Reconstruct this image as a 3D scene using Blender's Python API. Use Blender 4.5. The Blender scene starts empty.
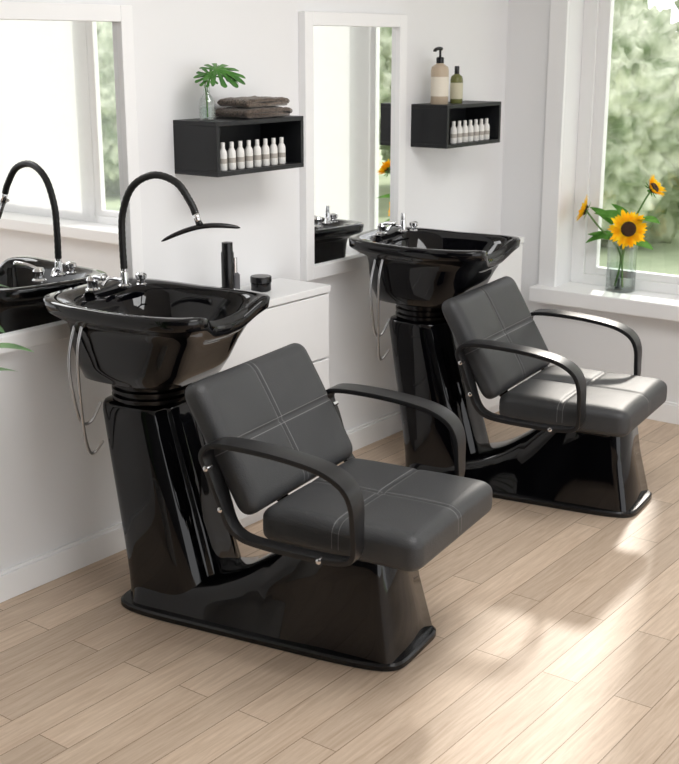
import bpy, bmesh, math, random
from mathutils import Vector, Matrix, noise
random.seed(4)
C=bpy.context.scene.collection
S=bpy.context.scene

# ---------------------------------------------------------------- materials
def mat(name,col=(.8,.8,.8),rough=.5,metal=0,coat=0,trans=0,ior=1.45,sheen=0,sub=None,spec=None):
    m=bpy.data.materials.new(name); m.use_nodes=True
    b=m.node_tree.nodes['Principled BSDF']
    b.inputs['Base Color'].default_value=(*col,1); b.inputs['Roughness'].default_value=rough
    b.inputs['Metallic'].default_value=metal; b.inputs['IOR'].default_value=ior
    b.inputs['Coat Weight'].default_value=coat; b.inputs['Coat Roughness'].default_value=.03
    b.inputs['Transmission Weight'].default_value=trans
    b.inputs['Sheen Weight'].default_value=sheen
    if spec is not None: b.inputs['Specular IOR Level'].default_value=spec
    return m
def N(m,t,**k):
    n=m.node_tree.nodes.new(t)
    for a,v in k.items(): setattr(n,a,v)
    return n
def L(m,a,b): m.node_tree.links.new(a,b)
def noise_bump(m,scale,strength,dist=.002,detail=4):
    b=m.node_tree.nodes['Principled BSDF']
    tc=N(m,'ShaderNodeTexCoord'); n=N(m,'ShaderNodeTexNoise'); n.inputs['Scale'].default_value=scale; n.inputs['Detail'].default_value=detail
    bp=N(m,'ShaderNodeBump'); bp.inputs['Strength'].default_value=strength; bp.inputs['Distance'].default_value=dist
    L(m,tc.outputs['Object'],n.inputs['Vector']); L(m,n.outputs['Fac'],bp.inputs['Height']); L(m,bp.outputs['Normal'],b.inputs['Normal'])
    return tc,n,bp
def noise_col(m,scale,c1,c2,detail=3,p1=.35,p2=.65):
    b=m.node_tree.nodes['Principled BSDF']
    tc=N(m,'ShaderNodeTexCoord'); n=N(m,'ShaderNodeTexNoise'); n.inputs['Scale'].default_value=scale; n.inputs['Detail'].default_value=detail
    r=N(m,'ShaderNodeValToRGB'); r.color_ramp.elements[0].color=(*c1,1); r.color_ramp.elements[1].color=(*c2,1)
    r.color_ramp.elements[0].position=p1; r.color_ramp.elements[1].position=p2
    L(m,tc.outputs['Object'],n.inputs['Vector']); L(m,n.outputs['Fac'],r.inputs['Fac']); L(m,r.outputs['Color'],b.inputs['Base Color'])

M_wall=mat('wall_paint',(.86,.86,.865),.75); noise_bump(M_wall,180,.06)
M_dark=mat('added_wall_dark',(.10,.10,.105),.7)  # dark tone chosen so the black gloss reflects less
M_trim=mat('trim_white',(.93,.93,.93),.4)
M_cab=mat('cabinet_white',(.84,.84,.84),.35)
M_ceil=mat('ceiling_white',(.85,.85,.85),.8)
M_gloss=mat('gloss_black',(.002,.002,.003),.045)
M_satin=mat('satin_black',(.006,.006,.007),.22)
M_arm=mat('armrest_black',(.011,.011,.012),.36)
M_shelf=mat('shelf_black',(.010,.011,.013),.45)
M_rubber=mat('rubber_black',(.008,.008,.008),.5)
M_chrome=mat('chrome',(.82,.82,.84),.12,metal=1)
M_steel=mat('braided_steel',(.5,.5,.51),.3,metal=1)
M_mirror=mat('mirror_silver',(.95,.96,.96),.0,metal=1)
M_white_bottle=mat('bottle_white',(.82,.81,.78),.35)
M_bottle_label=mat('bottle_label',(.42,.39,.35),.6)
M_beige=mat('bottle_beige',(.52,.42,.31),.35)
M_green_glass=mat('bottle_olive',(.16,.17,.06),.2)
M_towel=mat('towel_brown',(.08,.066,.058),.95,sheen=.3); noise_col(M_towel,160,(.040,.030,.024),(.15,.115,.092),3)
M_towel2=mat('towel_taupe',(.12,.10,.09),.95,sheen=.3); noise_col(M_towel2,160,(.055,.042,.033),(.19,.15,.12),3)
M_leaf=mat('leaf_green',(.05,.17,.03),.35); noise_col(M_leaf,14,(.03,.12,.02),(.08,.24,.04))
M_stem=mat('stem_green',(.12,.25,.06),.5)
M_disc=mat('seed_brown',(.05,.022,.008),.85); noise_bump(M_disc,300,1,.004)
M_pot=mat('pot_white',(.7,.7,.68),.5)
M_soil=mat('soil',(.05,.035,.025),.95)
M_amber=mat('amber_plastic',(.10,.10,.11),.2)
def thin_mat(name,c1,c2,fac,scale=20):
    m=bpy.data.materials.new(name); m.use_nodes=True; nt=m.node_tree; nt.nodes.clear()
    o=N(m,'ShaderNodeOutputMaterial'); t=N(m,'ShaderNodeBsdfTranslucent'); d=N(m,'ShaderNodeBsdfDiffuse')
    tc=N(m,'ShaderNodeTexCoord'); n=N(m,'ShaderNodeTexNoise'); n.inputs['Scale'].default_value=scale
    r=N(m,'ShaderNodeValToRGB'); r.color_ramp.elements[0].color=(*c1,1); r.color_ramp.elements[1].color=(*c2,1); r.color_ramp.elements[0].position=.35; r.color_ramp.elements[1].position=.65
    L(m,tc.outputs['Object'],n.inputs['Vector']); L(m,n.outputs['Fac'],r.inputs['Fac']); L(m,r.outputs['Color'],t.inputs[0]); L(m,r.outputs['Color'],d.inputs[0])
    x=N(m,'ShaderNodeMixShader'); x.inputs[0].default_value=fac
    L(m,t.outputs[0],x.inputs[1]); L(m,d.outputs[0],x.inputs[2]); L(m,x.outputs[0],o.inputs[0]); return m
M_petal=thin_mat('petal_yellow',(1,.47,.01),(1,.66,.03),.5)
M_fleaf=thin_mat('flower_leaf_green',(.08,.22,.04),(.17,.38,.09),.5)
M_added_sheer=thin_mat('added_sheer_white',(.86,.86,.86),(.87,.87,.87),.5)
def clear_mat(name,tint,lo,hi):
    m=bpy.data.materials.new(name); m.use_nodes=True; nt=m.node_tree; nt.nodes.clear()
    o=N(m,'ShaderNodeOutputMaterial'); t=N(m,'ShaderNodeBsdfTransparent'); t.inputs[0].default_value=(*tint,1)
    g=N(m,'ShaderNodeBsdfGlossy'); g.inputs['Roughness'].default_value=0.02
    lw=N(m,'ShaderNodeLayerWeight'); lw.inputs['Blend'].default_value=.25
    mr=N(m,'ShaderNodeMapRange'); mr.inputs['To Min'].default_value=lo; mr.inputs['To Max'].default_value=hi
    L(m,lw.outputs['Facing'],mr.inputs['Value'])
    x=N(m,'ShaderNodeMixShader'); L(m,mr.outputs[0],x.inputs[0])
    L(m,t.outputs[0],x.inputs[1]); L(m,g.outputs[0],x.inputs[2]); L(m,x.outputs[0],o.inputs[0]); return m
M_glass=clear_mat('clear_glass',(.95,.97,.96),.05,.55)
M_water=clear_mat('water',(.93,.97,.95),.02,.25)
M_pane=clear_mat('window_glass',(1,1,1),.03,.2)

def leather():
    m=mat('leather_charcoal',(.05,.05,.052),.46,spec=.42)
    b=m.node_tree.nodes['Principled BSDF']
    tc=N(m,'ShaderNodeTexCoord')
    v=N(m,'ShaderNodeTexVoronoi'); v.inputs['Scale'].default_value=230
    n=N(m,'ShaderNodeTexNoise'); n.inputs['Scale'].default_value=9; n.inputs['Detail'].default_value=3
    L(m,tc.outputs['Object'],v.inputs['Vector']); L(m,tc.outputs['Object'],n.inputs['Vector'])
    sep=N(m,'ShaderNodeSeparateXYZ'); L(m,tc.outputs['Object'],sep.inputs[0])
    def mth(op,a,bv):
        k=N(m,'ShaderNodeMath',operation=op)
        for i,x in enumerate((a,bv)):
            if x is None: continue
            if isinstance(x,(int,float)): k.inputs[i].default_value=x
            else: L(m,x,k.inputs[i])
        return k.outputs[0]
    def pair(sock):
        d=mth('ABSOLUTE',sock,None)
        return mth('LESS_THAN',mth('ABSOLUTE',mth('SUBTRACT',d,.0105),None),.0011)
    s=mth('MAXIMUM',pair(sep.outputs['X']),pair(sep.outputs['Y']))
    top=mth('GREATER_THAN',sep.outputs['Z'],-.02)
    s=mth('MULTIPLY',s,top)
    mix=N(m,'ShaderNodeMix',data_type='RGBA'); L(m,s,mix.inputs['Factor'])
    r=N(m,'ShaderNodeValToRGB'); r.color_ramp.elements[0].color=(.036,.037,.039,1); r.color_ramp.elements[1].color=(.053,.054,.056,1)
    L(m,n.outputs['Fac'],r.inputs['Fac'])
    L(m,r.outputs['Color'],mix.inputs['A']); mix.inputs['B'].default_value=(.17,.17,.17,1)
    L(m,mix.outputs['Result'],b.inputs['Base Color'])
    bp=N(m,'ShaderNodeBump'); bp.inputs['Strength'].default_value=.4; bp.inputs['Distance'].default_value=.0012
    L(m,v.outputs['Distance'],bp.inputs['Height']); L(m,bp.outputs['Normal'],b.inputs['Normal'])
    return m
M_leather=leather()

def floor_mat():
    m=mat('oak_planks',(.6,.5,.4),.48)
    b=m.node_tree.nodes['Principled BSDF']
    tc=N(m,'ShaderNodeTexCoord')
    br=N(m,'ShaderNodeTexBrick'); br.offset=.37; br.offset_frequency=2
    br.inputs['Scale'].default_value=1; br.inputs['Brick Width'].default_value=1.1; br.inputs['Row Height'].default_value=.112
    br.inputs['Mortar Size'].default_value=.0014; br.inputs['Mortar Smooth'].default_value=.1
    br.inputs['Color1'].default_value=(.0,.0,.0,1); br.inputs['Color2'].default_value=(1,1,1,1); br.inputs['Mortar'].default_value=(.5,.5,.5,1)
    L(m,tc.outputs['Object'],br.inputs['Vector'])
    mp=N(m,'ShaderNodeMapping'); mp.inputs['Scale'].default_value=(1.4,22,1)
    add=N(m,'ShaderNodeVectorMath',operation='MULTIPLY_ADD'); L(m,br.outputs['Color'],add.inputs[0]); add.inputs[1].default_value=(7,3,0)
    L(m,tc.outputs['Object'],add.inputs[2]); L(m,add.outputs[0],mp.inputs['Vector'])
    n=N(m,'ShaderNodeTexNoise'); n.inputs['Scale'].default_value=3.6; n.inputs['Detail'].default_value=12; n.inputs['Roughness'].default_value=.66; n.inputs['Distortion'].default_value=.6
    L(m,mp.outputs[0],n.inputs['Vector'])
    r=N(m,'ShaderNodeValToRGB'); r.color_ramp.elements[0].position=.30; r.color_ramp.elements[1].position=.70
    r.color_ramp.elements[0].color=(.50,.37,.265,1); r.color_ramp.elements[1].color=(.70,.56,.435,1)
    L(m,n.outputs['Fac'],r.inputs['Fac'])
    hv=N(m,'ShaderNodeHueSaturation'); L(m,r.outputs['Color'],hv.inputs['Color'])
    mr=N(m,'ShaderNodeMapRange'); mr.inputs['To Min'].default_value=.85; mr.inputs['To Max'].default_value=1.08
    L(m,br.outputs['Color'],mr.inputs['Value']); L(m,mr.outputs[0],hv.inputs['Value'])
    mx=N(m,'ShaderNodeMix',data_type='RGBA'); L(m,br.outputs['Fac'],mx.inputs['Factor']); L(m,hv.outputs['Color'],mx.inputs['A']); mx.inputs['B'].default_value=(.24,.165,.105,1)
    L(m,mx.outputs['Result'],b.inputs['Base Color'])
    bp=N(m,'ShaderNodeBump'); bp.inputs['Strength'].default_value=.12; bp.inputs['Distance'].default_value=.002; L(m,n.outputs['Fac'],bp.inputs['Height']); L(m,bp.outputs['Normal'],b.inputs['Normal'])
    return m
M_floor=floor_mat()
M_foliage=mat('foliage',(.3,.4,.2),.9,spec=.05); noise_col(M_foliage,3.2,(.21,.27,.15),(.70,.74,.57),12,.36,.66)
M_bark=mat('bark',(.2,.16,.12),.9)
M_lawn=mat('lawn',(.35,.45,.2),.95); noise_col(M_lawn,1.5,(.42,.5,.32),(.56,.63,.43))

# ---------------------------------------------------------------- mesh helpers
def new_obj(name,verts,faces,m=None,smooth=True,parent=None,auto=None):
    me=bpy.data.meshes.new(name); me.from_pydata([tuple(v) for v in verts],[],faces); me.update()
    bm=bmesh.new(); bm.from_mesh(me); bmesh.ops.recalc_face_normals(bm,faces=bm.faces); bm.to_mesh(me); bm.free()
    return fin(name,me,m,smooth,parent,auto)
def fin(name,me,m,smooth,parent,auto=None):
    o=bpy.data.objects.new(name,me); C.objects.link(o)
    if m: me.materials.append(m)
    if smooth:
        for p in me.polygons: p.use_smooth=True
        if auto: me.set_sharp_from_angle(angle=math.radians(auto))
    if parent: o.parent=parent
    return o
def bm_obj(name,bm,m,smooth=False,parent=None,auto=None):
    me=bpy.data.meshes.new(name); bm.to_mesh(me); bm.free(); return fin(name,me,m,smooth,parent,auto)
def add_box(bm,lo,hi,bev=0,seg=2):
    r=bmesh.ops.create_cube(bm,size=1)['verts']
    for v in r:
        v.co=Vector([(lo[i]+hi[i])/2+v.co[i]*(hi[i]-lo[i]) for i in range(3)])
    if bev:
        es=list({e for v in r for e in v.link_edges})
        bmesh.ops.bevel(bm,geom=es,offset=bev,segments=seg,affect='EDGES',profile=.5)
def boxes(name,lst,m,bev=0,parent=None,smooth=False):
    bm=bmesh.new()
    for lo,hi in lst: add_box(bm,lo,hi,bev)
    return bm_obj(name,bm,m,smooth,parent,35 if smooth else None)
def empty(name,loc=(0,0,0),rz=0):
    e=bpy.data.objects.new(name,None); e.empty_display_size=.1; e.location=loc; e.rotation_euler=(0,0,rz); C.objects.link(e); return e
def loft(rings,cap0=True,cap1=True,closed=True):
    n=len(rings[0]); V=[p for r in rings for p in r]; F=[]
    for i in range(len(rings)-1):
        for j in range(n if closed else n-1):
            k=(j+1)%n; F.append((i*n+j,i*n+k,(i+1)*n+k,(i+1)*n+j))
    if cap0: F.append(tuple(range(n-1,-1,-1)))
    if cap1: F.append(tuple((len(rings)-1)*n+j for j in range(n)))
    return V,F
def lathe(name,prof,m,parent=None,n=28,cap=True,loc=(0,0,0),auto=40):
    rings=[[(r*math.cos(2*math.pi*j/n)+loc[0],r*math.sin(2*math.pi*j/n)+loc[1],z+loc[2]) for j in range(n)] for r,z in prof]
    V,F=loft(rings,cap,cap); return new_obj(name,V,F,m,True,parent,auto)
def catmull(P,closed=False,sub=8):
    P=[Vector(p) for p in P]; n=len(P); out=[]
    for i in range(n if closed else n-1):
        if closed: a,b,c,d=P[(i-1)%n],P[i],P[(i+1)%n],P[(i+2)%n]
        else: a,b,c,d=P[max(i-1,0)],P[i],P[i+1],P[min(i+2,n-1)]
        for s in range(sub):
            t=s/sub; out.append(.5*((2*b)+(c-a)*t+(2*a-5*b+4*c-d)*t*t+(3*b-a-3*c+d)*t**3))
    if not closed: out.append(P[-1])
    return out
def tube_vf(P,r,n=10,sub=8,ribs=0):
    pts=catmull(P,False,sub); up=None; rings=[]
    for i,p in enumerate(pts):
        t=(pts[min(i+1,len(pts)-1)]-pts[max(i-1,0)]).normalized()
        if up is None:
            up=Vector((1,0,0)) if abs(t.x)<.9 else Vector((0,1,0))
        up=(up-t*up.dot(t)).normalized(); s=t.cross(up)
        rr=r(i/(len(pts)-1)) if callable(r) else r
        if ribs: rr*=1+ .08*(i%2)
        rings.append([p+(up*math.cos(2*math.pi*j/n)+s*math.sin(2*math.pi*j/n))*rr for j in range(n)])
    return loft(rings)
def tube(name,P,r,m,parent=None,n=10,sub=8,ribs=0):
    V,F=tube_vf(P,r,n,sub,ribs); return new_obj(name,V,F,m,True,parent,50)
def merge(lst):
    V=[];F=[]
    for v,f in lst:
        o=len(V); V+=list(v); F+=[tuple(i+o for i in q) for q in f]
    return V,F
def sellipse(a,b,cx,cy,z,n=56,p=3.0,fn=None):
    out=[]
    for j in range(n):
        th=2*math.pi*j/n; c,s=math.cos(th),math.sin(th)
        x=a*math.copysign(abs(c)**(2/p),c); y=b*math.copysign(abs(s)**(2/p),s)
        v=[cx+x,cy+y,z]
        if fn: v=fn(v,x,y,a,b)
        out.append(v)
    return out
def cushion(name,w,d,h,r,m,parent,puff=.012,curve=0,cuts=59):
    bm=bmesh.new(); bmesh.ops.create_cube(bm,size=1)
    bmesh.ops.subdivide_edges(bm,edges=bm.edges[:],cuts=cuts,use_grid_fill=True)
    H=Vector((w/2,d/2,h/2))
    for v in bm.verts:
        p=Vector([v.co[i]*2*H[i] for i in range(3)])
        R2=r*1.5
        rr=[min((R2 if i<2 else r),H[i]*.98) for i in range(3)]
        q=Vector([max(-(H[i]-rr[i]),min(H[i]-rr[i],p[i])) for i in range(3)])
        dlt=p-q
        if dlt.length>1e-9:
            e=Vector([dlt[i]/rr[i] for i in range(3)])
            k=sum(abs(c)**2.2 for c in e)**(1/2.2); e=e/k
            p=q+Vector([e[i]*rr[i] for i in range(3)])
        ux,uy=abs(p.x/H.x),abs(p.y/H.y)
        fx=max(0,1-ux*ux); fy=max(0,1-uy*uy)
        k=1 if p.z>0 else .2
        zz=max(-1,min(1,p.z/H.z))
        panel=(abs(math.sin(math.pi*min(1,ux)))**.4)*(abs(math.sin(math.pi*min(1,uy)))**.4) if p.z>0 else fx*fy
        p.z+=puff*zz*k*(.5*(fx**.3)*(fy**.3)+.5*panel)
        if p.z>h*.3:
            g=min(1,math.exp(-((p.x)/.006)**2)+math.exp(-((p.y)/.006)**2))
            p.z-=.004*g
        fz=max(0,1-zz*zz)
        p.x+=math.copysign(.004*fz,p.x)*(ux)**4; p.y+=math.copysign(.004*fz,p.y)*(uy)**4
        p.z+=curve*(p.x/H.x)**2
        v.co=p
    bmesh.ops.recalc_face_normals(bm,faces=bm.faces)
    return bm_obj(name,bm,m,True,parent)
def tag(o,label,cat,group=None):
    o['label']=label; o['category']=cat
    if group: o['group']=group
    return o
def struct(o): o['kind']='structure'; return o
def clone(o,parent=None,skip=()):
    c=o.copy(); C.objects.link(c)
    if parent is not None: c.parent=parent
    for ch in list(o.children):
        if ch.name.split('.')[0] in skip: continue
        clone(ch,c,skip)
    return c

# ---------------------------------------------------------------- room
WY=3.09; WX=5.43; CH=2.75
struct(boxes('floor',[((-1.5,-3,-.1),(WX,WY,0))],M_floor))
struct(boxes('wall_mirror_side',[((-1.5,WY,-.1),(WX+.25,WY+.2,CH))],M_wall))
struct(boxes('added_dark_wall',[((-1.7,-3,-.1),(-1.5,WY+.2,CH))],M_dark))  # out-of-view wall, added dark to deepen blacks and favour window light
Z0,Z1=.53,2.30
W1=(1.20,2.76); W2=(-1.40,.70)
struct(boxes('wall_window_side',[((WX,-3,-.1),(WX+.25,WY,Z0)),((WX,-3,Z1),(WX+.25,WY,CH)),((WX,W1[1],Z0),(WX+.25,WY,Z1)),((WX,W2[1],Z0),(WX+.25,W1[0],Z1)),((WX,-3,Z0),(WX+.25,W2[0],Z1))],M_wall))
struct(boxes('added_ceiling',[((-1.7,-3,CH),(WX+.25,WY+.2,CH+.1))],M_ceil))  # out of view, added to stop sun coming in over the wall
struct(boxes('baseboard_mirror_side',[((-1.5,WY-.016,0),(WX,WY,.090)),((-1.5,WY-.010,.090),(WX,WY,.102))],M_trim,.002))
struct(boxes('baseboard_window_side',[((WX-.016,-3,0),(WX,WY-.016,.090)),((WX-.010,-3,.090),(WX,WY-.016,.102))],M_trim,.002))
def sheer(y0,y1):  # added white sheer, brightens what the mirrors reflect and softens the sun
    V=[];F=[];n=120
    for i in range(n+1):
        y=y0+(y1-y0)*i/n; x=WX+.125+.0025*math.sin(i*.22)
        V+= [(x,y,Z0+.065),(x,y,Z1-.02)]
    for i in range(n): F.append((2*i,2*i+2,2*i+3,2*i+1))
    o=new_obj('added_curtain',V,F,M_added_sheer)
    tag(o,'white sheer added inside the window recess to brighten the mirrors','added_curtain','added window sheers')
    tube('added_curtain_rod',[(WX+.125,y0,Z1-.016),(WX+.125,y1,Z1-.016)],.008,M_trim,o,sub=1)
for k,(a,b) in enumerate((W1,W2)):
    cs=.09
    fr=[((WX-.022,b,Z0),(WX,b+cs,Z1+cs)),((WX-.022,a-cs,Z0),(WX,a,Z1+cs)),((WX-.022,a,Z1),(WX,b,Z1+cs))]
    x0,x1=WX+.15,WX+.22
    f=.07
    fr+=[((x0,b-f,Z0+.06),(x1,b,Z1)),((x0,a,Z0+.06),(x1,a+f,Z1)),((x0,a+f,Z1-f),(x1,b-f,Z1)),((x0,a+f,Z0+.06),(x1,b-f,Z0+.06+.05))]
    x0,x1=WX+.165,WX+.205; g=.06; a2,b2=a+f,b-f; m2=2.10 if k==0 else -.16
    for (p,q) in ((a2,m2),(m2,b2)):
        fr+=[((x0,p,Z0+.11),(x1,p+g,Z1-f)),((x0,q-g,Z0+.11),(x1,q,Z1-f)),((x0,p+g,Z1-f-g),(x1,q-g,Z1-f)),((x0,p+g,Z0+.11),(x1,q-g,Z0+.11+g*.6))]
    w=struct(boxes('window_%d'%(k+1),fr,M_trim,.002))
    gl=boxes('glass_pane',[((WX+.18,a+f,Z0+.11),(WX+.184,b-f,Z1-f))],M_pane,0,w)
    struct(boxes('trim_%d'%(k+1),[((WX-.09,a-cs-.02,Z0-.015),(WX+.25,b+cs+.015,Z0+.06))],M_trim,.006))
sheer(1.22,2.15); sheer(-1.37,-.13)

# ---------------------------------------------------------------- outdoors
lawn=boxes('lawn',[((WX+.4,-25,-.45),(40,25,-.35))],M_lawn); struct(lawn)
def tree(x,y,z,r,h):
    e=empty('tree',(x,y,-.35))
    bm=bmesh.new(); bmesh.ops.create_icosphere(bm,subdivisions=6,radius=1)
    off=Vector((x*3,y*2,z))
    for v in bm.verts:
        p=v.co.copy(); k=1+.20*noise.noise(p*1.6+off)+.12*noise.noise(p*4+off)+.10*noise.noise(p*10+off)+.08*noise.noise(p*24+off)+.06*noise.noise(p*50+off)
        v.co=Vector((p.x*r*k,p.y*r*k,z+p.z*h*k))
    bm_obj('tree_crown',bm,M_foliage,True,e)
    tube('tree_trunk',[(0,0,0),(.05,0,z*.5),(0,0,z)],.12,M_bark,e,sub=2)
    tag(e,'leafy green garden tree outside the window','tree','garden trees outside the windows')
for i,(x,y,z,r,h) in enumerate([(12.5,6.0,1.25,1.3,1.35),(12.3,2.6,1.2,1.3,1.3),(12.5,-.8,1.3,1.3,1.3),(12.4,-4.2,1.3,1.3,1.4),(12.5,-7.6,1.3,1.3,1.5),
    (15.8,4.3,1.7,1.5,1.6),(15.8,8.2,1.6,1.5,1.5),(15.8,.4,1.5,1.5,1.5),(15.8,-3.4,1.6,1.5,1.6),(15.8,-7.2,1.6,1.5,1.6),(19.5,6.2,1.9,1.6,1.9),(19.5,10.2,1.7,1.6,1.7)]):
    tree(x,y,z,r,h)

# ---------------------------------------------------------------- mirrors
def mirror(x0,x1,label):
    z0,z1=.825,1.875; w=.052; e=empty('wall_mirror',(x0,WY,z0))
    W=x1-x0; Hh=z1-z0
    boxes('mirror_frame',[((0,-.035,0),(w,0,Hh)),((W-w,-.035,0),(W,0,Hh)),((w,-.035,0),(W-w,0,w)),((w,-.035,Hh-w),(W-w,0,Hh))],M_trim,.0025,e)
    boxes('mirror_glass',[((w,-.012,w),(W-w,-.004,Hh-w))],M_mirror,0,e)
    tag(e,label,'mirror','white-framed wall mirrors')
mirror(2.19,2.91,'rectangular wall mirror in a wide white frame')
mirror(3.81,4.51,'rectangular wall mirror in a wide white frame')

# ---------------------------------------------------------------- cabinets
def cabinet(x0,x1):
    e=empty('drawer_cabinet',(x0,2.82,0)); W=x1-x0; D=WY-.017-2.82
    boxes('cabinet_body',[((0,.018,.06),(W,D,.835)),((.03,.05,0),(W-.03,D,.06))],M_cab,.002,e)
    boxes('cabinet_top',[((-.004,-.004,.835),(W+.004,D,.862))],M_cab,.003,e)
    for i in range(3):
        z=.065+i*.257
        boxes('drawer',[((.002,0,z),(W-.002,.018,z+.250))],M_cab,.003,e)
    tag(e,'low white drawer cabinet with handleless fronts against the wall','cabinet','white drawer cabinets')
cabinet(3.02,3.655); cabinet(4.54,5.18)

# ---------------------------------------------------------------- shelves
def shelf(x0,x1,y0=2.885):
    z0,z1,t=1.312,1.498,.016; e=WY
    o=boxes('wall_shelf',[((x0,y0,z0),(x1,e,z0+t)),((x0,y0,z1-t),(x1,e,z1)),((x0,y0,z0+t),(x0+t,e,z1-t)),((x1-t,y0,z0+t),(x1,e,z1-t)),((x0+t,e-.008,z0+t),(x1-t,e,z1-t))],M_shelf,.0012)
    tag(o,'black open box shelf mounted on the white wall','shelf','black box wall shelves')
shelf(3.112,3.585); shelf(4.60,5.065,2.90)
ZI=1.312+.016; ZT=1.498
def small_bottle(x,y,z,grp):
    e=empty('small_bottle',(x,y,z)); e.scale=(.93,.93,.93)
    lathe('bottle_body',[(.004,0),(.0145,0),(.016,.003),(.016,.060),(.0150,.069),(.010,.078),(.007,.082)],M_white_bottle,e,20)
    lathe('bottle_cap',[(.0001,.081),(.0085,.081),(.0085,.101),(.0075,.103),(.0001,.103)],M_white_bottle,e,16)
    lathe('bottle_label',[(.0162,.026),(.0163,.026),(.0163,.044),(.0162,.044)],M_bottle_label,e,20,False)
    tag(e,'small white plastic bottle with a screw cap on the box shelf','bottle',grp)
    return e
for i in range(8):
    small_bottle(3.185+i*.0455,2.925,ZI,'small white bottles on the wall shelf')
for i in range(7):
    small_bottle(4.71+i*.0475,2.935,ZI,'small white bottles on the second wall shelf')

def pump(x,y,z,s,m,label,name):
    e=empty(name,(x,y,z)); e.scale=(s,s,s)
    lathe('bottle_body',[(.004,0),(.036,0),(.039,.004),(.039,.145),(.036,.160),(.018,.172),(.014,.178)],m,e,28)
    lathe('bottle_label',[(.0394,.035),(.0396,.035),(.0396,.118),(.0394,.118)],mat('label_sand',(.80,.74,.63),.6),e,28,False)
    lathe('pump_collar',[(.0001,.176),(.017,.176),(.017,.198),(.012,.202),(.0001,.202)],M_satin,e,20)
    V,F=merge([tube_vf([(0,0,.2),(0,0,.232)],.0055,10,1),tube_vf([(0.008,-.002,.236),(-.012,.0,.238),(-.040,.0,.232),(-.044,0,.224)],.0075,10,4)])
    new_obj('pump_head',V,F,M_satin,True,e,50)
    tag(e,label,'bottle')
pump(4.665,2.985,ZT,1.0,M_beige,'beige pump bottle with black pump on the box shelf','pump_bottle')
e=empty('lotion_bottle',(4.79,2.975,ZT))
lathe('bottle_body',[(.004,0),(.026,0),(.028,.004),(.028,.105),(.024,.118),(.012,.126),(.010,.13)],M_green_glass,e,24)
lathe('bottle_label',[(.0283,.02),(.0285,.02),(.0285,.09),(.0283,.09)],mat('label_olive',(.60,.57,.42),.6),e,24,False)
lathe('bottle_cap',[(.0001,.128),(.011,.128),(.011,.158),(.009,.162),(.0001,.162)],M_satin,e,16)
tag(e,'slim olive bottle with black cap on the box shelf','bottle')

def towel(x,y,z,w,d,h,m,label):
    path=[(x+w*.97,z+h*.30),(x+w*.6,z+h*.27),(x+w*.2,z+h*.27),(x+.006,z+h*.30),(x-.004,z+h*.5),(x+.006,z+h*.72),(x+w*.2,z+h*.75),(x+w*.6,z+h*.75),(x+w*.93,z+h*.73),(x+w+.001,z+h*.55),(x+w*.96,z+h*.5)]
    pts=catmull([(a,0,b) for a,b in path],False,14); th=h*.225; out=[];inn=[]
    for i,p in enumerate(pts):
        t=(pts[min(i+1,len(pts)-1)]-pts[max(i-1,0)]).normalized(); nn=Vector((-t.z,0,t.x)); out.append(p+nn*th); inn.append(p-nn*th)
    loop=out+list(reversed(inn)); rings=[]
    K=60
    for k in range(K+1):
        f=k/K; yy=y+d*f; eg=min(1,min(k,K-k)/3); sh_=.86+.14*eg**.5
        ring=[]
        for q in loop:
            o=Vector((q.x,yy,q.z)); nz=noise.noise(o*30)*.004+noise.noise(o*170)*.0022
            zc=z+h*.5
            ring.append((q.x+noise.noise(o*25+Vector((3,1,2)))*.004+noise.noise(o*190)*.0018,yy+noise.noise(Vector((q.x*25,q.z*90,1.3)))*.006*(1-eg*.5)+noise.noise(Vector((q.x*190,q.z*190,f*9)))*.002,max(z+.0003,zc+(q.z-zc)*sh_+(nz if q.z>z+h*.5 else nz*.2))))
        rings.append(ring)
    V,F=loft(rings); o=new_obj('folded_towel',V,F,m,True); tag(o,label,'towel','stack of folded towels')
towel(3.300,2.90,ZT,.230,.15,.036,M_towel,'folded dark brown towel at the bottom of the stack')
towel(3.307,2.905,ZT+.038,.212,.14,.032,M_towel2,'folded dark taupe towel on top of the stack')

# ---------------------------------------------------------------- plants
def frame_to(n,upv=Vector((0,0,1))):
    n=Vector(n).normalized(); r=upv.cross(n); 
    if r.length<1e-4: r=Vector((1,0,0))
    r.normalize(); u=n.cross(r); return r,u,n
def monstera_leaf(c,nrm,ang,size,parent,m=M_leaf):
    r,u,n=frame_to(nrm); V=[Vector(c)]; K=140
    for j in range(K):
        th=2*math.pi*j/K
        base=(.62+.38*math.cos(th/2)**2) 
        if th>math.pi*.9 and th<math.pi*1.1: base*=.35
        f=abs(((j*13/K)%1)-.5)*2
        notch=1-.12*(f/.66)**2 if (f<.66 or math.cos(th)>.95) else .36
        R=size*base*notch
        a=R*math.cos(th); b=R*math.sin(th)*.95
        ca,sa=math.cos(ang),math.sin(ang)
        p=Vector(c)+r*(a*ca-b*sa)+u*(a*sa+b*ca)-n*(.9*(a*a+b*b)/size*.4)+n*.06*abs(b)
        V.append(p)
    F=[(0,1+j,1+(j+1)%K) for j in range(K)]
    return new_obj('leaf',V,F,m,True,parent)
vx,vy=3.155,2.965
e=empty('glass_vase',(vx,vy,ZT))
lathe('vase_body',[(.0001,0),(.024,0),(.028,.004),(.029,.05),(.024,.075),(.012,.09),(.011,.115),(.013,.12),(.0115,.12),(.0095,.115),(.0105,.09),(.022,.073),(.0265,.05),(.0255,.007),(.0001,.006)],M_glass,e,28)
lathe('vase_water',[(.0001,.0065),(.0245,.0075),(.0258,.045),(.0001,.045)],M_water,e,24)
tag(e,'small clear glass bud vase on the black box shelf','vase')
e=empty('monstera_cutting',(vx,vy,ZT))
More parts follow.
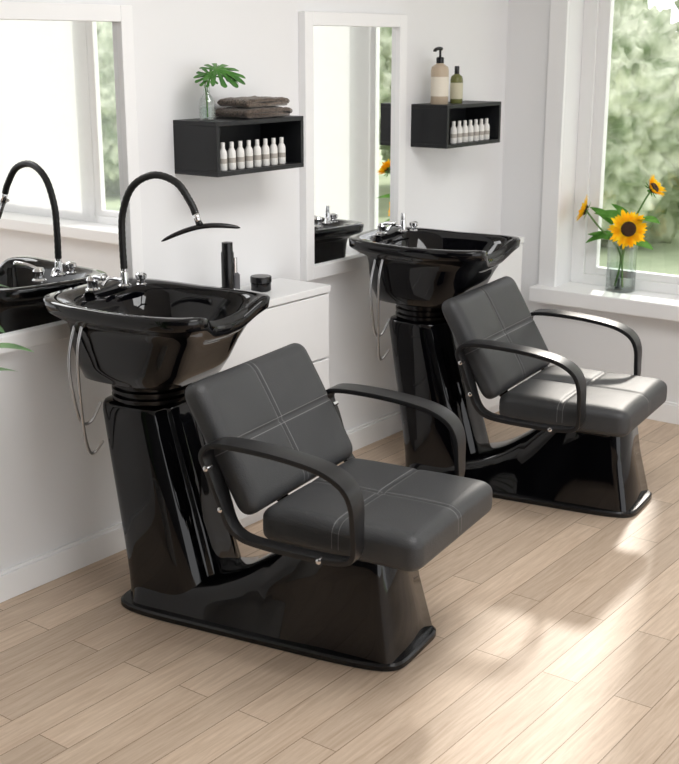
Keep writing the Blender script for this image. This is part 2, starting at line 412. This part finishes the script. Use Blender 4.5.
tube('stem',[(0,0,.012),(.004,0,.09),(.0,-.005,.14),(.012,-.01,.165)],.0022,M_stem,e)
tube('stem',[(.003,0,.012),(-.003,0,.09),(.002,.005,.13),(.05,-.01,.18)],.0022,M_stem,e)
monstera_leaf((.035,-.015,.170),(-.30,-.35,.9),-.15,.105,e)
monstera_leaf((.000,-.02,.15),(-.5,-.5,.7),2.7,.060,e)
monstera_leaf((.085,-.010,.165),(.1,-.6,.8),-.5,.070,e)
tag(e,'green split-leaf monstera cutting in the bud vase','plant')

# sunflowers
SZ=Z0+.06; sx,sy=5.52,2.46
e=empty('flower_vase',(sx,sy,SZ))
lathe('vase_body',[(.0001,0),(.066,0),(.071,.005),(.071,.27),(.0685,.27),(.0685,.014),(.0001,.012)],M_glass,e,40)
lathe('vase_water',[(.0001,.0125),(.068,.0135),(.068,.13),(.0001,.13)],M_water,e,32)
tag(e,'clear cylindrical glass vase with water on the window sill','vase')
def leaf_vf(c,dirv,nrm,ln,wd,bend=.2,K=8):
    d=Vector(dirv).normalized(); n=Vector(nrm); n=(n-d*n.dot(d)).normalized(); s=d.cross(n); V=[];F=[]
    for i in range(K+1):
        t=i/K; w=wd*math.sin(math.pi*min(1,.04+t*.96))**.75*(1-.25*t); p=Vector(c)+d*ln*t-n*bend*ln*t*t
        V+=[p-s*w+n*.15*w,p-n*.0,p+s*w+n*.15*w]
    for i in range(K):
        for k in range(2): F.append((3*i+k,3*i+k+1,3*i+k+4,3*i+k+3))
    return V,F
def sunflower(head,nrm,R,root,grp,cup=.15,leaves=()):
    e=empty('sunflower',(sx,sy,SZ+.02))
    head=Vector(head)-Vector((sx,sy,SZ+.02)); root=Vector(root)
    r,u,n=frame_to(nrm); parts=[]
    for lay in range(2):
        for j in range(17):
            th=2*math.pi*(j+.5*lay)/17+random.uniform(-.07,.07)
            d=r*math.cos(th)+u*math.sin(th)
            parts.append(leaf_vf(head+d*R*.36-n*.006*lay,d+n*(cup+.15*lay+random.uniform(-.14,.14)),n,R*random.uniform(.52,.76),R*.13,.15))
    V,F=merge(parts); new_obj('petals',V,F,M_petal,True,e)
    rings=[[head+(r*math.cos(2*math.pi*j/24)+u*math.sin(2*math.pi*j/24))*R*q+n*h for j in range(24)] for q,h in ((.3,-.012),(.38,-.004),(.39,.006),(.32,.014),(.2,.013),(.02,.008))]
    V,F=loft(rings); new_obj('seed_head',V,F,M_disc,True,e)
    tube('stem',[root,root*.4+Vector((0,0,head.z*.45)),head-n*.07-Vector((0,0,.05)),head-n*.01],.0045,M_stem,e)
    lp=[leaf_vf(head-n*.012+( r*math.cos(a)+u*math.sin(a))*R*.2,(r*math.cos(a)+u*math.sin(a))-n*.3,-n,R*.5,R*.12) for a in [i*.8 for i in range(8)]]
    for c,d,ln in leaves: lp.append(leaf_vf(c,d,(-.3,-.3,1),ln,ln*.32,.4))
    V,F=merge(lp); new_obj('leaves',V,F,M_fleaf,True,e)
    tag(e,grp,'flower','sunflowers in the window sill vase')
sunflower((5.45,2.405,.905),(-.85,-.45,.15),.092,(.02,0,0),'large open yellow sunflower facing the room',.12,[((0,.03,.22),(.0,.8,.4),.16),((0,-.02,.22),(-.2,-.8,.2),.14),((0,.05,.25),(-.3,.9,.0),.14)])
sunflower((5.5,2.315,1.10),(.0,-.8,.6),.066,(-.02,-.02,0),'small yellow sunflower turned sideways on a tall stem',.9,[((.0,-.06,.33),(-.3,-.7,.3),.14),((.0,-.02,.32),(-.3,.8,.5),.16),((.0,-.04,.30),(-.3,.2,.7),.14)])
sunflower((5.48,2.655,.975),(-.3,.85,.3),.074,(0,.03,0),'yellow sunflower leaning to the window frame',.45,[((.0,.06,.3),(-.3,.5,.8),.13)])

# potted plant
e=empty('potted_plant',(1.655,2.60,0))
lathe('pot',[(.09,0),(.12,.005),(.16,.28),(.165,.3),(.15,.3),(.145,.27),(.0001,.265)],M_pot,e,36)
lathe('soil',[(.0001,.266),(.146,.268),(.0001,.274)],M_soil,e,24)
parts=[];sp=[]
for k in range(34):
    a=k*2.4; hh=.60+.60*(k/33); rr=.08+.10*math.sin(k*1.3)**2+.03*(k/33)
    top=Vector((rr*math.cos(a),rr*math.sin(a),hh+.1))
    sp.append(tube_vf([(0,0,.26),(top.x*.3,top.y*.3,hh*.7),top],.004,6,4))
    parts.append(leaf_vf(top,(math.cos(a),math.sin(a),.25),(0,0,1),.12,.032,.35))
V,F=merge(parts); new_obj('leaves',V,F,M_leaf,True,e)
V,F=merge(sp); new_obj('stems',V,F,M_stem,True,e)
tag(e,'leafy green plant in a white floor pot beside the wall','plant')

# ---------------------------------------------------------------- cabinet top items
ZC=.862
o=lathe('spray_can',[(.0001,0),(.022,0),(.023,.003),(.023,.175),(.020,.182),(.0195,.213),(.0001,.215)],M_satin,None,24,loc=(3.19,2.92,ZC)); tag(o,'tall black spray can on the white cabinet','can')
e=empty('small_dispenser',(3.255,2.945,ZC))
lathe('bottle_body',[(.0001,0),(.017,0),(.018,.003),(.018,.085),(.010,.093)],M_amber,e,20)
lathe('bottle_cap',[(.0001,.093),(.009,.093),(.009,.148),(.0001,.15)],M_chrome,e,16)
tag(e,'small dark bottle with metal cap on the cabinet','bottle')
e=empty('cream_jar',(3.41,2.955,ZC))
lathe('jar_body',[(.0001,0),(.034,0),(.038,.004),(.038,.030),(.034,.033)],M_gloss,e,28)
lathe('jar_lid',[(.0001,.033),(.040,.033),(.040,.053),(.038,.056),(.0001,.057)],M_satin,e,28)
tag(e,'squat black cream jar on the white cabinet','jar')

# ---------------------------------------------------------------- shampoo chair
def shampoo_chair(loc,rz):
    U=empty('shampoo_chair',loc,rz)
    def foot(off,z,n=64):
        out=[]
        for j in range(n):
            th=2*math.pi*j/n; c,s=math.cos(th),math.sin(th)
            y=.03+ (.49+off)*math.copysign(abs(s)**(2/7),s)
            w=.158+.040*max(0,min(1,(y+.45)/.85))**.8+off
            out.append((w*math.copysign(abs(c)**(2/7),c),y,z))
        return out
    V,F=loft([foot(.012,0),foot(.016,.003),foot(.016,.017),foot(.010,.023),foot(-.01,.024)])
    new_obj('foot_plate',V,F,M_satin,True,U,30)
    def hgt(y):
        pts=[(-.47,.355),(-.30,.358),(-.18,.354),(-.10,.328),(-.02,.268),(.06,.205),(.14,.158),(.22,.130),(.35,.110),(.55,.10)]
        for (a,ha),(b,hb) in zip(pts,pts[1:]):
            if y<=b:
                t=max(0,(y-a)/(b-a)); return ha+(hb-ha)*t
        return pts[-1][1]
    rings=[]; ny=72
    for i in range(ny+1):
        y=-.450+.955*i/ny; h=sum(hgt(y+q) for q in (-.05,-.025,0,.025,.05))/5
        w=.150+.034*max(0,min(1,(y+.45)/.85))**.8
        endf=min(1,(i+.0)/3); endb=min(1,(ny-i)/5)
        ee=(1-(1-endf)**2)**.5; eb=(1-(1-endb)**2)**.5
        w*= (.90+.10*ee)*(.5+.5*eb); h=.022+(h-.022)*(.96+.04*ee)*(.4+.6*eb)
        pinch=math.exp(-((y-.02)/.17)**2)
        ring=[]; m=34
        for j in range(m+1):
            th=math.pi*j/m; c,s=math.cos(th),math.sin(th)
            ex=7.5-4.3*max(0,min(1,(y+.25)/.25))
            cx=math.copysign(abs(c)**(2/ex),c); sz=abs(s)**(2/ex)
            z=.022+(h-.022)*sz
            tt=min(1,max(0,(z-.022)/.33))
            tp=1-.18*tt**.7-.08*pinch*min(1,tt*3)
            yy=y
            if y<-.2: yy=y+ (-.2-y)/.25*.060*(tt**.7)
            fl=1+.04*math.exp(-(z-.022)/.02)
            ring.append((w*cx*tp*fl*.97,yy,z))
        rings.append(ring)
    V,F=loft(rings); new_obj('base',V,F,M_gloss,True,U,50)
    rings=[]
    D=.055
    for z,a,b,cy in [(.022,.164,.172,.300),(.05,.162,.169,.303),(.10,.159,.165,.311),(.2,.154,.158,.333),(.35,.147,.149,.368),(.5,.139,.139,.405),(.63,.131,.131,.436),(.650,.128,.128,.439),(.660,.122,.123,.440),(.664,.10,.105,.440)]:
        half=[(0,-1.0),(.30,-1.0),(.44,-.97),(.50,-.90),(.56,-.84),(.70,-.80),(.84,-.70),(.95,-.50),(1.0,-.2),(1.0,.35),(.96,.68),(.80,.90),(.5,1.0),(0,1.0)]
        P=[(a*x,b*y+cy+D,z) for x,y in half]+[(-a*x,b*y+cy+D,z) for x,y in reversed(half[1:-1])]
        rings.append([tuple(q) for q in catmull(P,True,4)])
    V,F=loft(rings); new_obj('column',V,F,M_gloss,True,U,50)
    prof=[(.10,.655),(.114,.658),(.114,.665),(.122,.668),(.128,.670),(.128,.680),(.114,.683),(.114,.690),(.128,.693),(.128,.703),(.114,.706),(.114,.713),(.128,.716),(.128,.726),(.116,.729),(.116,.735)]
    lathe('swivel_collar',prof,M_satin,U,40,True,(0,.435+D,0))
    BY=.468
    def sh(v,x,y,a,b,dip=1,wide=1):
        t=y/b
        v[0]=v[0]*(1.0-.13*max(0,t)**2 -.05*max(0,-t)**2)
        if t<-.2:
            k=((-t-.2)/.8)
            g=math.exp(-((x)/.125)**4)*k
            v[2]-=.050*g*dip
            v[1]+=.030*g*dip
            g2=math.exp(-((abs(x)-a*.92)/.06)**2)*k
            v[1]-=.018*g2*wide; v[2]+=.004*g2*wide
        v[2]+=.010*wide*max(0,t)
        return v
    R=[]
    for z,a,b,cy,p,dip,wd in [(.735,.10,.10,.02,2.5,0,0),(.735,.160,.165,.02,4,0,0),(.742,.177,.183,.018,5.5,0,0),(.79,.191,.205,.012,6,0,0),(.85,.203,.225,.002,6,.15,0),(.895,.210,.239,-.010,6,.5,.3),(.918,.216,.250,-.014,6,.8,.6),(.930,.230,.276,-.006,6,1,.9),(.944,.246,.301,0,5.5,1,1),(.951,.253,.308,0,5.5,1,1),(.978,.256,.311,0,5.5,1,1),(.985,.251,.306,0,5.5,1,1),(.985,.228,.282,-.004,5.5,1,1),(.978,.217,.256,-.028,4.8,1,.6),(.955,.209,.236,-.040,4.4,.6,.2),(.88,.188,.205,-.03,3.8,.2,0),(.81,.16,.17,-.01,3,0,0),(.780,.10,.11,0,2.4,0,0),(.772,.03,.03,0,2,0,0)]:
        R.append(sellipse(a,b,0,BY+cy,z,160,p,lambda v,x,y,aa,bb,dip=dip,wd=wd: sh(v,x,y,aa,bb,dip,wd)))
    V,F=loft(R); bs=new_obj('basin',V,F,M_gloss,True,U,60)
    lathe('drain_ring',[(.0001,.773),(.024,.773),(.024,.778),(.012,.777),(.0001,.776)],M_chrome,U,20,True,(0,BY,0))
    V,F=tube_vf([(-.11,BY-.272,.948),(-.06,BY-.266,.937),(0,BY-.264,.933),(.06,BY-.266,.937),(.11,BY-.272,.948)],.016,12,6)
    new_obj('neck_rest',V,F,M_rubber,True,U)
    fy=BY+.240; fz=.992
    f=lathe('faucet',[(.0001,0),(.024,0),(.024,.006),(.018,.012),(.017,.030),(.020,.036),(.016,.046),(.0001,.050)],M_chrome,U,24,True,(-.03,fy-.02,fz))
    V,F=tube_vf([(-.03,fy-.02,fz+.040),(-.05,fy-.055,fz+.052),(-.07,fy-.10,fz+.056)],lambda t:.007+.003*t,10,5)
    new_obj('faucet_lever',V,F,M_chrome,True,f)
    f2=lathe('hose_socket',[(.0001,0),(.022,0),(.022,.006),(.014,.012),(.012,.05),(.010,.052),(.010,.08),(.0001,.08)],M_chrome,U,20,True,(.075,fy-.065,fz))
    f3=lathe('mixer_knob',[(.0001,0),(.017,0),(.017,.006),(.013,.010),(.013,.022),(.019,.027),(.019,.038),(.013,.043),(.0001,.044)],M_chrome,U,24,True,(.135,fy-.085,fz-.004))
    tube('supply_pipe',[(.02,fy-.02,fz+.01),(.035,fy-.03,fz+.030),(.055,fy-.05,fz+.028),(.075,fy-.065,fz+.02)],.006,M_chrome,U,10,5)
    bx,by=.075,fy-.065
    P=[(bx,by,fz+.06),(bx,by+.002,fz+.15),(bx,by-.005,fz+.24),(bx,by-.05,fz+.327),(bx,by-.135,fz+.367),(bx-.005,by-.225,fz+.349),(bx-.01,by-.280,fz+.292),(bx-.012,by-.300,fz+.257)]
    hs=tube('arched_hose',P,.0110,M_rubber,U,12,10,ribs=1)
    V,F=tube_vf([(bx-.012,by-.298,fz+.264),(bx-.013,by-.312,fz+.227)],.010,12,1)
    new_obj('hose_ferrule',V,F,M_chrome,True,hs)
    rings=[]
    hx,hy,hz=bx-.013,by-.318,fz+.220
    K=28; dx,dy=.62,-.78
    for i in range(K+1):
        t=i/K*2-1; s_=t*.122; cx=hx+dx*s_; cy_=hy+dy*s_; z=hz-.024*abs(t)**1.8+.018*t; w=.0080*(1-abs(t)**4)**.5+.002; h=.0065*(1-abs(t)**4)**.5+.0015
        rings.append([(cx-dy*w*math.cos(q),cy_+dx*w*math.cos(q),z+h*math.sin(q)) for q in [2*math.pi*k/12 for k in range(12)]])
    V,F=loft(rings); sp=new_obj('spray_head',V,F,M_satin,True,U)
    V,F=tube_vf([(bx-.013,by-.310,fz+.234),(hx,hy,hz+.004)],.010,10,2); new_obj('spray_neck',V,F,M_satin,True,sp)
    tube('supply_hose',[(-.20,BY+.12,.935),(-.225,BY+.125,.85),(-.222,BY+.13,.72),(-.20,BY+.14,.58),(-.17,BY+.15,.505),(-.145,BY+.15,.495),(-.125,BY+.13,.53)],.0050,M_steel,U,8,10,1)
    tube('supply_hose',[(-.185,BY+.16,.935),(-.222,BY+.165,.82),(-.218,BY+.16,.70),(-.19,BY+.16,.61),(-.155,BY+.15,.60),(-.125,BY+.13,.66)],.0050,M_steel,U,8,10,1)
    st=cushion('seat',.545,.50,.100,.028,M_leather,U,puff=.013); st.location=(.005,-.335,.425)
    boxes('seat_plate',[((-.19,-.50,.352),(.19,-.12,.376))],M_satin,.004,U)
    bk=cushion('backrest',.600,.405,.072,.027,M_leather,U,puff=.013,curve=.012); bk.location=(-.005,.038,.636); bk.rotation_euler=(math.radians(60),0,0)
    V,F=tube_vf([(0,-.06,.37),(0,.03,.43),(0,.075,.55),(0,.07,.595)],.02,10,5)
    new_obj('backrest_bracket',V,F,M_satin,True,U)
    for sgn in (-1,1):
        ax=-.326 if sgn<0 else .352
        dz=0 if sgn<0 else -.008
        P=[(.045,.636),(.028,.668),(-.02,.680),(-.12,.681),(-.24,.673),(-.340,.656),(-.402,.624),(-.429,.575),(-.434,.50),(-.434,.445),(-.418,.412),(-.36,.400),(-.25,.398),(-.14,.401),(-.07,.411),(-.03,.443),(-.002,.513),(.024,.585)]
        P=[(a,b+dz*(b-.4)/.28) for a,b in P]
        pts=catmull([(0,a,b) for a,b in P],True,6); n=len(pts); rings=[]
        for i,p in enumerate(pts):
            t=(pts[(i+1)%n]-pts[i-1]).normalized(); nn=Vector((0,-t.z,t.y))
            k=max(0,min(1,(p.z-.42)/.22)); hw=.023+.015*k; th=.0078
            ring=[]
            for lx,ly in ((1,-.6),(1,.6),(.97,.95),(.9,1),(0,1.05),(-.9,1),(-.97,.95),(-1,.6),(-1,-.6),(-.97,-.95),(-.9,-1),(0,-1),(.9,-1),(.97,-.95)):
                ring.append((ax+lx*hw,p.y+nn.y*ly*th,p.z+nn.z*ly*th))
            rings.append(ring)
        rings.append(rings[0]); V,F=loft(rings,False,False)
        a=new_obj('armrest',V,F,M_arm,True,U,40)
        for (yy,zz) in ((.030,.606),(-.010,.488),(-.33,.3995)):
            o_=.0365 if zz>.6 else .0290
            rr=[[(ax+sgn*hx_,yy+.008*q*math.cos(2*math.pi*j/14),zz+.008*q*math.sin(2*math.pi*j/14)) for j in range(14)] for hx_,q in ((.01,1),(o_,1),(o_+.002,.6))]
            V,F=loft(rr); new_obj('screw',V,F,M_chrome,True,a,50)
    tag(U,'black gloss shampoo chair with charcoal leather seat and arched basin hose','shampoo chair','backwash shampoo chairs')
    return U
U1=shampoo_chair((2.707,2.27,0),math.radians(8))
U2=clone(U1,None,('arched_hose','spray_head')); U2.location=(4.24,2.23,0); U2.rotation_euler=(0,0,math.radians(7))
U2['label']='black gloss shampoo chair with charcoal leather seat and low basin tap'
for ch in U2.children:
    k=ch.name.split('.')[0]
    if k in ('seat','seat_plate','backrest','backrest_bracket','armrest'):
        ch.location=Vector(ch.location)+Vector((-.08,.10,0))

# ---------------------------------------------------------------- lights
w=bpy.data.worlds.new('World'); S.world=w; w.use_nodes=True
bg=w.node_tree.nodes['Background']; bg.inputs[0].default_value=(.98,.985,1,1); bg.inputs[1].default_value=1.95
def light(name,t,loc,energy,dirv=None,**k):
    l=bpy.data.lights.new(name,t); l.energy=energy
    for a,v in k.items(): setattr(l,a,v)
    o=bpy.data.objects.new(name,l); C.objects.link(o); o.location=loc
    if dirv: o.rotation_euler=Vector(dirv).to_track_quat('-Z','Y').to_euler()
    return o
light('sun','SUN',(12,6,8),2.8,(-2.1,-.7,-1.3),angle=math.radians(3.5),color=(1,.94,.85))
light('added_fill_light','AREA',(2.9,1.2,2.7),44,(0,0,-1),shape='RECTANGLE',size=1.6,size_y=1.0)  # unseen area fill, added to brighten the room

# ---------------------------------------------------------------- camera
cam=bpy.data.cameras.new('camera'); co=bpy.data.objects.new('camera',cam); C.objects.link(co); S.camera=co
r=Vector((.6043,-.7968,0)).normalized(); fwd=Vector((.7680,.5824,-.2662)).normalized()
r=(r-fwd*r.dot(fwd)).normalized(); u=r.cross(fwd)
M=Matrix((r,u,-fwd)).transposed().to_4x4(); M.translation=Vector((0,0,1.75)); co.matrix_world=M
cam.sensor_fit='HORIZONTAL'; cam.sensor_width=36; cam.lens=1220/679*36
cam.dof.use_dof=True; cam.dof.focus_distance=4.1; cam.dof.aperture_fstop=7
S.view_settings.view_transform='Standard'
